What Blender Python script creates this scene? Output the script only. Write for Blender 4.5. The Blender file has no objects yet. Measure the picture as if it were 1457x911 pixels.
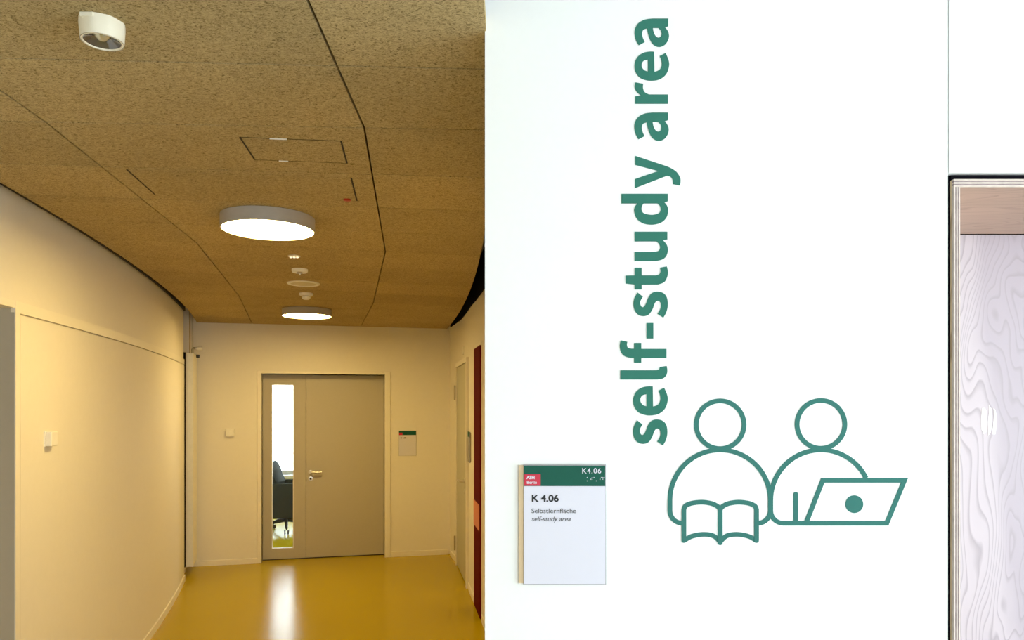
import bpy, bmesh, math, random
from mathutils import Vector, Matrix
from mathutils.geometry import tessellate_polygon

random.seed(7)
S = bpy.context.scene
COL = S.collection
F = 1052.0            # focal length in pixels of the 1457 px frame
EYE = 1.75            # camera height
HOR = 579.0           # row of the horizon
CX = 728.5

# ------------------------------------------------------------------ camera
cam = bpy.data.cameras.new('camera')
cam.sensor_width = 36.0
cam.lens = F * 36.0 / 1457.0
cam.shift_y = (HOR - 455.5) / 1457.0
cam.clip_start = 0.05
camo = bpy.data.objects.new('camera', cam)
camo.location = (0, 0, EYE)
camo.rotation_euler = (math.pi / 2, 0, 0)
COL.objects.link(camo)
S.camera = camo

# ------------------------------------------------------------------ sky, daylight, exposure
SKY = 12.4
LAMP = 71.0
w = bpy.data.worlds.new('overcast_sky')
S.world = w
w.use_nodes = True
bg = w.node_tree.nodes['Background']
bg.inputs[0].default_value = (0.85, 0.935, 1.0, 1)
bg.inputs[1].default_value = SKY

def portal(name, loc, rot, sx, sy):
    l = bpy.data.lights.new(name, 'AREA')
    l.shape = 'RECTANGLE'; l.size = sx; l.size_y = sy
    l.cycles.is_portal = True
    o = bpy.data.objects.new(name, l)
    o.location = loc; o.rotation_euler = rot
    COL.objects.link(o)
    return o
RW = (-1.9, 1.5, 0.25, 2.85)       # window in the right wall: y0 y1 z0 z1
BW = (1.3, 4.5, 0.25, 2.85)        # window in the rear wall: x0 x1 z0 z1
FW = (-6.5, -.7, 0.54, 2.9)      # window of the far office
XR, YB, YF = 4.8, -4.0, 13.2
portal('daylight_right', (XR + .26, (RW[0]+RW[1])/2, (RW[2]+RW[3])/2), (0, math.pi/2, 0), RW[3]-RW[2], RW[1]-RW[0])
portal('daylight_rear', ((BW[0]+BW[1])/2, YB - .26, (BW[2]+BW[3])/2), (math.pi/2, 0, 0), BW[1]-BW[0], BW[3]-BW[2])
portal('daylight_far', ((FW[0]+FW[1])/2, YF + .26, (FW[2]+FW[3])/2), (-math.pi/2, 0, 0), FW[1]-FW[0], FW[3]-FW[2])

S.view_settings.view_transform = 'Standard'
S.view_settings.look = 'None'
S.view_settings.gamma = 1.0
S.view_settings.use_curve_mapping = False
S.view_settings.exposure = 0.0
S.cycles.max_bounces = 10
S.cycles.diffuse_bounces = 6
S.cycles.glossy_bounces = 4
S.cycles.caustics_reflective = False
S.cycles.caustics_refractive = False
S.cycles.sample_clamp_indirect = 6.0

# ------------------------------------------------------------------ materials
def new_mat(name):
    m = bpy.data.materials.new(name)
    m.use_nodes = True
    return m, m.node_tree.nodes, m.node_tree.links, m.node_tree.nodes['Principled BSDF']

def plain(name, col, rough=.5, metal=0.0, spec=.5, var=.03, scale=30, bump=0.0):
    """principled colour with a slight procedural mottling"""
    m, n, l, b = new_mat(name)
    b.inputs['Roughness'].default_value = rough
    b.inputs['Metallic'].default_value = metal
    b.inputs['Specular IOR Level'].default_value = spec
    g = n.new('ShaderNodeNewGeometry')
    t = n.new('ShaderNodeTexNoise'); t.inputs['Scale'].default_value = scale
    t.inputs['Detail'].default_value = 3
    l.new(g.outputs['Position'], t.inputs['Vector'])
    r = n.new('ShaderNodeValToRGB')
    r.color_ramp.elements[0].position = .3; r.color_ramp.elements[1].position = .7
    r.color_ramp.elements[0].color = tuple(c*(1-var) for c in col) + (1,)
    r.color_ramp.elements[1].color = tuple(min(1, c*(1+var)) for c in col) + (1,)
    l.new(t.outputs['Fac'], r.inputs['Fac'])
    l.new(r.outputs['Color'], b.inputs['Base Color'])
    if bump:
        bp = n.new('ShaderNodeBump'); bp.inputs['Strength'].default_value = bump
        bp.inputs['Distance'].default_value = .002
        l.new(t.outputs['Fac'], bp.inputs['Height']); l.new(bp.outputs['Normal'], b.inputs['Normal'])
    return m

def emitter(name, col, strength):
    m = bpy.data.materials.new(name); m.use_nodes = True
    n, l = m.node_tree.nodes, m.node_tree.links
    n.remove(n['Principled BSDF'])
    e = n.new('ShaderNodeEmission'); e.inputs[0].default_value = (*col, 1); e.inputs[1].default_value = strength
    l.new(e.outputs[0], n['Material Output'].inputs['Surface'])
    return m

def glass_sheet(name):
    m = bpy.data.materials.new(name); m.use_nodes = True
    n, l = m.node_tree.nodes, m.node_tree.links
    n.remove(n['Principled BSDF'])
    t = n.new('ShaderNodeBsdfTransparent'); t.inputs[0].default_value = (.95, .97, .96, 1)
    g = n.new('ShaderNodeBsdfGlossy'); g.inputs['Roughness'].default_value = .02
    f = n.new('ShaderNodeFresnel'); f.inputs[0].default_value = 1.35
    x = n.new('ShaderNodeMixShader')
    l.new(f.outputs[0], x.inputs[0]); l.new(t.outputs[0], x.inputs[1]); l.new(g.outputs[0], x.inputs[2])
    l.new(x.outputs[0], n['Material Output'].inputs['Surface'])
    return m

def woodwool(name):
    m, n, l, b = new_mat(name)
    b.inputs['Roughness'].default_value = .95
    b.inputs['Specular IOR Level'].default_value = .1
    g = n.new('ShaderNodeNewGeometry')
    mp = n.new('ShaderNodeMapping'); mp.inputs['Scale'].default_value = (1, 1.5, 1)
    mp.inputs['Rotation'].default_value = (0, 0, .1)
    l.new(g.outputs['Position'], mp.inputs['Vector'])
    t1 = n.new('ShaderNodeTexNoise'); t1.inputs['Scale'].default_value = 95
    t1.inputs['Detail'].default_value = 5; t1.inputs['Roughness'].default_value = .72
    t1.inputs['Distortion'].default_value = 1.6
    l.new(mp.outputs[0], t1.inputs['Vector'])
    r = n.new('ShaderNodeValToRGB')
    e = r.color_ramp.elements
    e[0].position = .36; e[0].color = (.14, .10, .045, 1)
    e[1].position = .49; e[1].color = (.44, .338, .170, 1)
    x = e.new(.64); x.color = (.57, .45, .245, 1)
    l.new(t1.outputs['Fac'], r.inputs['Fac'])
    t2 = n.new('ShaderNodeTexNoise'); t2.inputs['Scale'].default_value = 3.2; t2.inputs['Detail'].default_value = 4
    l.new(g.outputs['Position'], t2.inputs['Vector'])
    oi = n.new('ShaderNodeObjectInfo')
    ma = n.new('ShaderNodeMath'); ma.operation = 'MULTIPLY_ADD'; ma.inputs[1].default_value = .12; ma.inputs[2].default_value = .80
    l.new(oi.outputs['Random'], ma.inputs[0])
    mb = n.new('ShaderNodeMath'); mb.operation = 'MULTIPLY_ADD'; mb.inputs[1].default_value = .28
    l.new(t2.outputs['Fac'], mb.inputs[0]); l.new(ma.outputs[0], mb.inputs[2])
    v = n.new('ShaderNodeVectorMath'); v.operation = 'SCALE'
    l.new(r.outputs['Color'], v.inputs[0]); l.new(mb.outputs[0], v.inputs['Scale'])
    l.new(v.outputs[0], b.inputs['Base Color'])
    bp = n.new('ShaderNodeBump'); bp.inputs['Strength'].default_value = .5; bp.inputs['Distance'].default_value = .003
    l.new(t1.outputs['Fac'], bp.inputs['Height']); l.new(bp.outputs['Normal'], b.inputs['Normal'])
    return m

def plywood_face(name, axes, light, line, tone2, lean=4.2, dens=17, zone=None):
    """flame-cut veneer: contour lines of a stretched noise. axes = scale of x,y,z"""
    m, n, l, b = new_mat(name)
    b.inputs['Roughness'].default_value = .42
    g = n.new('ShaderNodeNewGeometry')
    mp = n.new('ShaderNodeMapping'); mp.inputs['Scale'].default_value = axes
    l.new(g.outputs['Position'], mp.inputs['Vector'])
    t = n.new('ShaderNodeTexNoise'); t.inputs['Scale'].default_value = 1.0
    t.inputs['Detail'].default_value = 2.2; t.inputs['Roughness'].default_value = .42; t.inputs['Distortion'].default_value = .3
    l.new(mp.outputs[0], t.inputs['Vector'])
    k = n.new('ShaderNodeMath'); k.operation = 'MULTIPLY'; k.inputs[1].default_value = dens
    l.new(t.outputs['Fac'], k.inputs[0])
    sp_ = n.new('ShaderNodeSeparateXYZ'); l.new(mp.outputs[0], sp_.inputs[0])
    k2 = n.new('ShaderNodeMath'); k2.operation = 'MULTIPLY_ADD'; k2.inputs[1].default_value = lean
    l.new(sp_.outputs['X' if axes[0] >= axes[1] else 'Y'], k2.inputs[0]); l.new(k.outputs[0], k2.inputs[2])
    fr = n.new('ShaderNodeMath'); fr.operation = 'FRACT'; l.new(k2.outputs[0], fr.inputs[0])
    r = n.new('ShaderNodeValToRGB'); e = r.color_ramp.elements
    e[0].position = 0; e[0].color = (0, 0, 0, 1)
    e[1].position = 1; e[1].color = (0, 0, 0, 1)
    a = e.new(.62); a.color = (.10, .10, .10, 1)
    c = e.new(.90); c.color = (1, 1, 1, 1)
    l.new(fr.outputs[0], r.inputs['Fac'])
    t2 = n.new('ShaderNodeTexNoise'); t2.inputs['Scale'].default_value = .55; t2.inputs['Detail'].default_value = 1
    l.new(mp.outputs[0], t2.inputs['Vector'])
    r2 = n.new('ShaderNodeValToRGB'); r2.color_ramp.elements[0].position = .46; r2.color_ramp.elements[1].position = .54
    r2.color_ramp.elements[0].color = (*light, 1); r2.color_ramp.elements[1].color = (*tone2, 1)
    if zone:  # second tone sets in past a slanted line across the panel
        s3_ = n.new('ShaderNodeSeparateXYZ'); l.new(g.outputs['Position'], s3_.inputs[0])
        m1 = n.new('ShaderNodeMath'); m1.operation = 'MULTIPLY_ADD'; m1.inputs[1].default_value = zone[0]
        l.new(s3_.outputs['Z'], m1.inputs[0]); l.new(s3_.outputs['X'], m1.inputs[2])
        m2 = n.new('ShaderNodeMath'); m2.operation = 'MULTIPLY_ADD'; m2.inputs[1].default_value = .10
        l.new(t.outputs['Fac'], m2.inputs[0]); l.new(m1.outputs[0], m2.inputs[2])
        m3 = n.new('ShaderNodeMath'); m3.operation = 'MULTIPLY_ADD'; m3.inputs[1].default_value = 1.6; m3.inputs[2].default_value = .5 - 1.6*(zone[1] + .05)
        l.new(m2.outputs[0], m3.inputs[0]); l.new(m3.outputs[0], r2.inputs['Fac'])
    else:
        l.new(t2.outputs['Fac'], r2.inputs['Fac'])
    mx = n.new('ShaderNodeMix'); mx.data_type = 'RGBA'
    l.new(r.outputs['Color'], mx.inputs['Factor'])
    l.new(r2.outputs['Color'], mx.inputs['A']); mx.inputs['B'].default_value = (*line, 1)
    l.new(mx.outputs['Result'], b.inputs['Base Color'])
    return m

M = {}
M['white'] = plain('white_wall_paint', (.86, .86, .85), .6, var=.006, scale=60, bump=.03)
M['cream'] = plain('corridor_wall_paint', (.80, .765, .70), .7, spec=.25, var=.008, scale=25, bump=.04)
M['band'] = plain('frame_paint', (.82, .78, .70), .45, var=.006)
M['slab'] = plain('raw_soffit', (.62, .60, .56), .8)
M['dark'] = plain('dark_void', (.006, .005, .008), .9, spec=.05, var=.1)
M['woodwool'] = woodwool('wood_wool_board')
M['joint'] = plain('dark_joint', (.035, .025, .012), .9)
M['doorgrey'] = plain('grey_laminate', (.46, .425, .35), .5, var=.012, scale=40)
M['doorpale'] = plain('pale_laminate', (.47, .455, .37), .5, var=.01)
M['chrome'] = plain('brushed_steel', (.75, .72, .66), .3, metal=.9)
M['steel'] = plain('satin_steel', (.42, .38, .30), .4, metal=.7)
M['black'] = plain('black_plastic', (.02, .02, .022), .45)
M['fabric'] = plain('charcoal_fabric', (.024, .027, .026), .9, spec=.1, var=.2, scale=90, bump=.2)
M['plastic'] = plain('white_plastic', (.83, .81, .75), .4)
M['housing'] = plain('grey_lamp_housing', (.40, .37, .34), .55)
M['lens'] = plain('smoked_lens', (.20, .21, .24), .08, metal=.7)
M['glow'] = emitter('lamp_diffuser', (1.0, .695, .232), LAMP)
M['glass'] = glass_sheet('door_glass')
M['green'] = plain('green_wall_vinyl', (.039, .174, .132), .8, spec=.12, var=.01)
M['teal'] = plain('teal_green_wall_vinyl', (.045, .172, .150), .8, spec=.12, var=.01)
M['signgreen'] = plain('sign_green', (.012, .095, .066), .6, spec=.15)
M['signred'] = plain('sign_red', (.55, .012, .045), .35)
M['signwhite'] = plain('sign_face', (.70, .685, .78), .5, spec=.2, var=.004)
M['signedge'] = plain('sign_edge', (.36, .35, .36), .35, metal=.4)
M['tan'] = plain('sign_backing', (.62, .46, .28), .6)
M['ink'] = plain('dark_print', (.012, .012, .014), .6)
M['inkgrey'] = plain('grey_print', (.055, .055, .06), .6)
M['red'] = plain('dark_red_paint', (.105, .001, .003), .7, spec=.05)
M['pink'] = plain('salmon_band', (.66, .21, .13), .5)
M['redlabel'] = plain('red_marker', (.45, .03, .015), .5)
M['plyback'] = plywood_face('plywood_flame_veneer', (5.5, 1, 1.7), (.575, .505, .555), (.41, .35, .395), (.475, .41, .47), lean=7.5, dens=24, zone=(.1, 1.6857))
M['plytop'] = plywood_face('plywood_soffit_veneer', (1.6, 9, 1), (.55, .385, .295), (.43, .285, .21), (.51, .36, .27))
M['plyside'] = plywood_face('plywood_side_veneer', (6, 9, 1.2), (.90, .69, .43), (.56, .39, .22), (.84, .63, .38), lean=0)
M['plylight'] = plain('plywood_pale_ply', (.66, .56, .50), .6, spec=.2, var=.10, scale=45)
M['plydark'] = plain('plywood_dark_ply', (.33, .26, .26), .6, spec=.2, var=.22, scale=60)
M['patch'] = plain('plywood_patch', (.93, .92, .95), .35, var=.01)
M['brass'] = plain('copper_pipe', (.50, .36, .20), .35, metal=.7)

M['greyfloor'] = plain('pale_grey_carpet', (.50, .51, .53), .95, spec=.1, var=.08, scale=220)
def floor_mat():
    m, n, l, b = new_mat('yellow_rubber_floor')
    g = n.new('ShaderNodeNewGeometry')
    t = n.new('ShaderNodeTexNoise'); t.inputs['Scale'].default_value = 2.0; t.inputs['Detail'].default_value = 5
    l.new(g.outputs['Position'], t.inputs['Vector'])
    r = n.new('ShaderNodeValToRGB')
    r.color_ramp.elements[0].color = (.445, .325, .0, 1); r.color_ramp.elements[1].color = (.47, .345, .0, 1)
    l.new(t.outputs['Fac'], r.inputs['Fac']); l.new(r.outputs['Color'], b.inputs['Base Color'])
    b.inputs['Roughness'].default_value = .22
    b.inputs['Specular IOR Level'].default_value = .09
    return m
M['floor'] = floor_mat()

# ------------------------------------------------------------------ helpers
class MB:
    """collects faces; build() links them as one mesh object"""
    def __init__(s): s.v = []; s.f = []; s.m = []
    def add(s, vs, fs, mi=0):
        o = len(s.v); s.v += [tuple(v) for v in vs]
        s.f += [tuple(i + o for i in f) for f in fs]; s.m += [mi] * len(fs); return s
    def box(s, x0, x1, y0, y1, z0, z1, mi=0):
        vs = [(x, y, z) for z in (z0, z1) for y in (y0, y1) for x in (x0, x1)]
        return s.add(vs, [(0,2,3,1),(4,5,7,6),(0,1,5,4),(2,6,7,3),(0,4,6,2),(1,3,7,5)], mi)
    def prism(s, poly, a, b, axis='z', mi=0):
        """closed polygon extruded from a to b along an axis"""
        n = len(poly)
        def p(u, t):
            return (u[0], u[1], t) if axis == 'z' else ((u[0], t, u[1]) if axis == 'y' else (t, u[0], u[1]))
        vs = [p(u, a) for u in poly] + [p(u, b) for u in poly]
        fs = [tuple(range(n)), tuple(range(2*n-1, n-1, -1))]
        fs += [(i, (i+1) % n, n + (i+1) % n, n + i) for i in range(n)]
        return s.add(vs, fs, mi)
    def lathe(s, prof, c=(0,0,0), axis='z', seg=32, mi=0, a0=0.0, cap=True):
        """prof = [(radius, height)...]"""
        vs = []; k = len(prof)
        for j in range(seg):
            a = a0 + 2*math.pi*j/seg
            for r, h in prof:
                p = (r*math.cos(a), r*math.sin(a), h)
                if axis == 'y': p = (p[0], p[2], p[1])
                if axis == 'x': p = (p[2], p[0], p[1])
                vs.append((c[0]+p[0], c[1]+p[1], c[2]+p[2]))
        fs = []
        for j in range(seg):
            q = (j+1) % seg
            for i in range(k-1):
                fs.append((j*k+i, q*k+i, q*k+i+1, j*k+i+1))
        if cap and prof[0][0] > 1e-6: fs.append(tuple(j*k for j in range(seg)))
        if cap and prof[-1][0] > 1e-6: fs.append(tuple(j*k+k-1 for j in range(seg)))
        return s.add(vs, fs, mi)
    def tube(s, pts, r, seg=10, mi=0):
        pts = [Vector(p) for p in pts]
        rs = r if isinstance(r, (list, tuple)) else [r]*len(pts)
        vs = []
        for i, p in enumerate(pts):
            d = (pts[min(i+1, len(pts)-1)] - pts[max(i-1, 0)]).normalized()
            up = Vector((0,0,1)) if abs(d.z) < .9 else Vector((1,0,0))
            u = d.cross(up).normalized(); v = d.cross(u)
            vs += [p + rs[i]*(math.cos(2*math.pi*j/seg)*u + math.sin(2*math.pi*j/seg)*v) for j in range(seg)]
        fs = [(i*seg+j, i*seg+(j+1) % seg, (i+1)*seg+(j+1) % seg, (i+1)*seg+j) for i in range(len(pts)-1) for j in range(seg)]
        fs += [tuple(range(seg)), tuple((len(pts)-1)*seg + j for j in range(seg))]
        return s.add(vs, fs, mi)
    def build(s, name, mat, parent=None, smooth=None, bevel=0.0, loc=None):
        me = bpy.data.meshes.new(name)
        me.from_pydata(s.v, [], s.f)
        for m in (mat if isinstance(mat, (list, tuple)) else [mat]): me.materials.append(m)
        for p, i in zip(me.polygons, s.m): p.material_index = i
        bm = bmesh.new(); bm.from_mesh(me)
        bmesh.ops.remove_doubles(bm, verts=bm.verts, dist=1e-6)
        bmesh.ops.recalc_face_normals(bm, faces=bm.faces)
        if bevel:
            ed = [e for e in bm.edges if len(e.link_faces) == 2 and e.calc_face_angle(0) > .6]
            bmesh.ops.bevel(bm, geom=ed, offset=bevel, segments=2, affect='EDGES', profile=.5)
        bm.to_mesh(me); bm.free()
        if smooth is not None:
            me.polygons.foreach_set('use_smooth', [True]*len(me.polygons))
            me.set_sharp_from_angle(angle=math.radians(smooth))
        o = bpy.data.objects.new(name, me); COL.objects.link(o)
        if parent: o.parent = parent
        if loc: o.location = loc
        return o

def tag(o, label=None, cat=None, group=None, kind=None):
    if label: o['label'] = label
    if cat: o['category'] = cat
    if group: o['group'] = group
    if kind: o['kind'] = kind
    return o
def empty(name, loc=(0,0,0), rz=0.0):
    o = bpy.data.objects.new(name, None); COL.objects.link(o)
    o.location = loc; o.rotation_euler = (0, 0, rz); o.empty_display_size = .1
    return o
def copy_tree(o, parent=None):
    c = o.copy(); COL.objects.link(c)
    if parent: c.parent = parent
    for ch in list(o.children): copy_tree(ch, c)
    return c
def P(x, y, Y):
    """pixel of the photograph at depth Y -> point"""
    return Vector(((x - CX)/F*Y, Y, EYE + (HOR - y)/F*Y))

def poly_mesh(name, outer, holes, t, mat, parent, front=-1):
    """flat shape in the local x-z plane, back at y = 0, face at y = front*t"""
    loops = [outer] + holes
    flat = [p for lp in loops for p in lp]
    tris = tessellate_polygon([[Vector((p[0], p[1], 0)) for p in lp] for lp in loops])
    n = len(flat); mb = MB()
    vs = [(p[0], front*t, p[1]) for p in flat] + [(p[0], 0, p[1]) for p in flat]
    fs = [tuple(tr) for tr in tris]
    o = 0
    for lp in loops:
        k = len(lp)
        fs += [(o+i, o+(i+1) % k, n+o+(i+1) % k, n+o+i) for i in range(k)]
        o += k
    mb.add(vs, fs)
    return mb.build(name, mat, parent)

def text_mesh(name, body, size, mat, parent, loc, bold=0.0, shear=0.0, align='LEFT', spacing=1.0, t=.0004, xs=1.0):
    """lettering in the local x-z plane (faces -y)"""
    c = bpy.data.curves.new(name, 'FONT')
    c.body = body; c.size = size; c.extrude = t; c.offset = bold; c.shear = shear
    c.align_x = align; c.space_character = spacing; c.resolution_u = 6
    o = bpy.data.objects.new(name, c); COL.objects.link(o)
    dg = bpy.context.evaluated_depsgraph_get()
    me = bpy.data.meshes.new_from_object(o.evaluated_get(dg))
    bpy.data.objects.remove(o); bpy.data.curves.remove(c)
    me.transform(Matrix.Rotation(math.pi/2, 4, 'X') @ Matrix.Diagonal((xs, 1, 1, 1)))
    me.materials.clear(); me.materials.append(mat); me.name = name
    q = bpy.data.objects.new(name, me); COL.objects.link(q)
    q.parent = parent; q.location = loc
    return q

# ------------------------------------------------------------------ plan of the corridor
ZC = 2.675                       # underside of the suspended ceiling
ZS = 3.05                        # soffit above it
NW = 1.82                        # plane of the white wall
XE = (690 - CX)/F*NW             # its left edge
def ceilL(Y):
    t = max(Y - 3.05, -4.1)
    return -2.11 - .165*t - .02*t*t
def wallL(Y): return ceilL(Y) - .08
def ceilR(Y):
    t = max(Y - 3.99, -3.2)
    return min(-.151 - .075*t - .0115*t*t, -.064)
def wallR(Y):
    e = .085 + .05*min(1, max(0, (6.9 - Y)/1.6))
    v = ceilR(Y) + e
    if Y > 8.0: v -= .05*(Y - 8.0)/.8
    if Y < 4.5:
        k = max(0, (Y - NW)/(4.5 - NW)); v = (XE + .004)*(1 - k) + (ceilR(4.5) + .135)*k
    return v
WS = .2457                       # slope of the end wall
PH = math.atan(WS)
EX, EY = -3.457, 8.11
def endY(X): return EY + WS*(X - EX)
def endS(px, d=0.0):
    """distance along the end wall (from its origin) for an image column"""
    u = (px - CX)/F
    ox, oy = EX - d*math.sin(PH), EY + d*math.cos(PH)
    Z = (oy - WS*ox)/(1 - WS*u)
    return (u*Z - ox)/math.cos(PH)
def endZ(px, py, d=0.0):
    u = (px - CX)/F
    ox, oy = EX - d*math.sin(PH), EY + d*math.cos(PH)
    Z = (oy - WS*ox)/(1 - WS*u)
    return EYE + (HOR - py)/F*Z

def sweep(fn, ys, z0, z1, front, back, mb=None, mi=0):
    """strip along a curved wall x = fn(y); front/back = offsets along +x normal"""
    mb = mb or MB()
    def row(y, d):
        t = (fn(y+.02) - fn(y-.02))/.04
        n = Vector((1, -t)).normalized()
        return (fn(y) + n.x*d, y + n.y*d)
    a = [row(y, front) for y in ys]; b = [row(y, back) for y in ys]; k = len(ys)
    vs = [(p[0], p[1], z) for z in (z0, z1) for r in (a, b) for p in r]
    fs = []
    for i in range(k-1):
        fs += [(i, i+1, 2*k+i+1, 2*k+i), (k+i, 3*k+i, 3*k+i+1, k+i+1), (i, k+i, k+i+1, i+1), (2*k+i, 2*k+i+1, 3*k+i+1, 3*k+i)]
    fs += [(0, 2*k, 3*k, k), (k-1, 2*k-1, 4*k-1, 3*k-1)]
    return mb.add(vs, fs, mi)
def rng(a, b, st=.2):
    n = max(1, int(math.ceil((b-a)/st)))
    return [a + (b-a)*i/n for i in range(n+1)]

# ------------------------------------------------------------------ structure
fl = MB().box(-7.2, 5.2, -4.4, 13.6, -.12, 0).build('floor', M['floor'])
tag(fl, 'glossy yellow rubber floor of the corridor', 'floor', kind='structure')

MB().box(XE, XR - .001, YB + .001, NW - .001, .0002, .003).build('study_floor_covering', M['greyfloor'], fl)  # unseen pale sheet, added to keep yellow bounce off the white wall

ce = MB().box(-7.2, 5.2, -4.4, 13.6, ZS, ZS+.15).build('ceiling', M['slab'])
tag(ce, 'ceiling hung with beige wood wool boards', 'ceiling', kind='structure')
# joint lines of the boards: A = right long joint, B = left long joint
KA = [(-.49, 2.45), (-.755, 4.41), (-1.232, 6.57), (-1.742, 8.525)]
KB = [(-1.515, 2.40), (-1.78, 4.175), (-2.275, 6.16), (-2.895, 8.238)]
def knot(K, s, near):
    if s < 0: return Vector((K[0][0] - near*s, K[0][1] + .445*s))
    i = min(int(s // 4), 2); f = s/4 - i
    return Vector(K[i])*(1-f) + Vector(K[i+1])*f
def jA(s): return knot(KA, s, .0146)
def jB(s): return knot(KB, s, .036)
def meet(s, fn):
    a, b = jA(s), jB(s); d = a - b
    x = fn(a.y)
    for _ in range(30):
        y = b.y + d.y/d.x*(x - b.x); x = fn(y)
    return Vector((x, y))
def lerp(a, b, d):
    """point d metres from a towards b"""
    v = b - a
    return a + v.normalized()*d
gA, gX = .0035, .0030
rows = list(range(-13, 12))
for s in rows:
    q = {}
    for t in (s, s+1):
        q['a', t], q['b', t] = jA(t), jB(t)
        q['l', t], q['r', t] = meet(t, ceilL), meet(t, ceilR)
    def inset(p, q_, e):     # move corner p by gap e across the row joint towards q_
        return lerp(p, q_, e)
    for c0, c1 in (('l', 'b'), ('b', 'a'), ('a', 'r')):
        p00, p10, p01, p11 = q[c0, s], q[c1, s], q[c0, s+1], q[c1, s+1]
        g0 = gA if c0 != 'l' else 0; g1 = gA if c1 != 'r' else 0
        n00, n10 = lerp(p00, p10, g0), lerp(p10, p00, g1)
        n01, n11 = lerp(p01, p11, g0), lerp(p11, p01, g1)
        m00, m01 = lerp(n00, n01, gX), lerp(n01, n00, gX)
        m10, m11 = lerp(n10, n11, gX), lerp(n11, n10, gX)
        left, right = [m00, m01], [m10, m11]
        if c0 == 'l': left = [Vector((ceilL(y), y)) for y in rng(m00.y, m01.y, .13)]
        if c1 == 'r': right = [Vector((ceilR(y), y)) for y in rng(m10.y, m11.y, .13)]
        MB().prism([(p.x, p.y) for p in left] + [(p.x, p.y) for p in reversed(right)], ZC, ZC+.035).build('ceiling_panel', M['woodwool'], ce)
bk = [(ceilL(y) + .012, y) for y in rng(-3.3, 8.05, .25)] + [(-1.745, 8.50)] + [(ceilR(y) - .012, y) for y in reversed(rng(-3.3, 8.70, .25))]
MB().prism(bk, ZC+.0352, ZC+.06).build('ceiling_backing', M['joint'], ce)

# left wall
wl = MB()
OP0, OP1, ZT, ZB = 2.30, 3.33, 2.195, 2.228
sweep(wallL, rng(-4.2, 7.45), ZB, ZS, -.007, -.25, wl)                # upper wall
sweep(wallL, rng(-4.2, OP0), 0, ZB, 0, -.25, wl)                      # before the opening
sweep(wallL, rng(OP1 + .045, 7.45), 0, ZB, -.018, -.25, wl)           # core behind the panel
wlo = wl.build('wall_left', M['cream'], smooth=30)
tag(wlo, 'curved cream wall along the left of the corridor', 'wall', kind='structure')
sweep(wallL, rng(OP1 + .048, 7.45), 0.0, 2.168, .001, -.0185).build('wall_panel', M['cream'], wlo, smooth=30)
b = MB(); sweep(wallL, rng(OP0, OP1), ZT, ZB, 0, -.25, b); sweep(wallL, rng(OP1, 7.45), 2.176, ZB, .002, -.0185, b)
b.build('lintel_band', M['band'], wlo, smooth=30)
sweep(wallL, rng(OP1, OP1 + .045), 0, 2.176, .002, -.003).build("opening_jamb", M['band'], wlo)
sweep(wallL, rng(OP1 - .0005, OP1 + .045), 0, 2.1755, -.0035, -.40).build('opening_reveal', M['doorgrey'], wlo)
sweep(wallL, rng(OP1 - .0005, OP1 + .044), 2.1756, 2.227, -.019, -.40).build('opening_reveal', M['doorgrey'], wlo)
# little room behind the opening
r_ = MB()
r_.box(-3.6, -3.5, 1.6, 4.0, 0, ZS); r_.box(-3.5, wallL(OP1) - .25, OP1 + .045, OP1 + .145, 0, ZS)
r_.box(-3.5, wallL(OP0) - .25, OP0 - .1, OP0, 0, ZS); r_.box(-3.5, wallL(OP0) - .2, OP0, OP1 + .045, 2.4, 2.5)
r_.build('opening_lining', M['cream'], wlo)
sweep(wallL, rng(-3.3, 7.45), ZC + .041, ZS - .05, .010, -.006).build('shadow_gap_profile', M['joint'], wlo, smooth=30)  # dark strip painting in the shade above the ceiling edge
sweep(wallL, rng(7.4501, 7.492), .13, 2.30, .010, -.05).build('edge_profile', M['dark'], wlo)  # near-black strip standing in for shade in the slot beside the radiator
# bay beside the radiator
sweep(lambda y: wallL(y) - .08, rng(7.40, 8.40), 0, ZS, 0, -.25).build('bay_wall', M['cream'], wlo, smooth=30)
tb = MB(); sweep(wallL, rng(OP1 + .048, 7.45), .0, .058, .012, .0015, tb)
tb = tb.build('baseboard_left', M['band'], smooth=30); tag(tb, 'low pale baseboard along the curved left wall', 'baseboard', kind='structure')
sweep(lambda y: wallL(y) - .08, rng(7.46, 7.99), 0, .058, .05, .001).build('baseboard_left', M['band'], tb, smooth=30)

# end wall in its own frame: local x along the wall, local y into it
D0, D1, DH = endS(372), endS(547.5), 2.122
ew = empty('wall_back', (EX, EY, 0), PH)
tag(ew, 'cream end wall of the corridor with grey double door', 'wall', kind='structure')
m = MB(); m.box(-3.4, D0, 0, .2, 0, ZS); m.box(D1, 4.0, 0, .2, 0, ZS); m.box(D0, D1, 0, .2, DH, ZS)
m.build('wall_surface', M['cream'], ew)
be = MB(); FO0, FO1 = endS(366), endS(555.5)
be.box(-.06, FO0, -.012, 0, 0, .058); be.box(FO1, endS(637.5), -.012, 0, 0, .058)
be = be.build('baseboard_back', M['band'], loc=(EX, EY, 0)); be.rotation_euler = (0, 0, PH)
tag(be, 'low pale baseboard beside the double door', 'baseboard', kind='structure')

# right corridor wall
wr = MB(); sweep(wallR, rng(NW + .1, 9.0), 0, ZS, 0, .12, wr)
wr = wr.build('wall_right', M['cream'], smooth=30)
tag(wr, 'curved cream wall along the right of the corridor', 'wall', kind='structure')

sweep(wallR, rng(2.0, 8.68), ZC + .012, ZS - .05, -.012, -.0005).build('shadow_gap_profile', M['dark'], wr, smooth=30)  # near-black strip: shade of the right ceiling gap as colour

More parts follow.
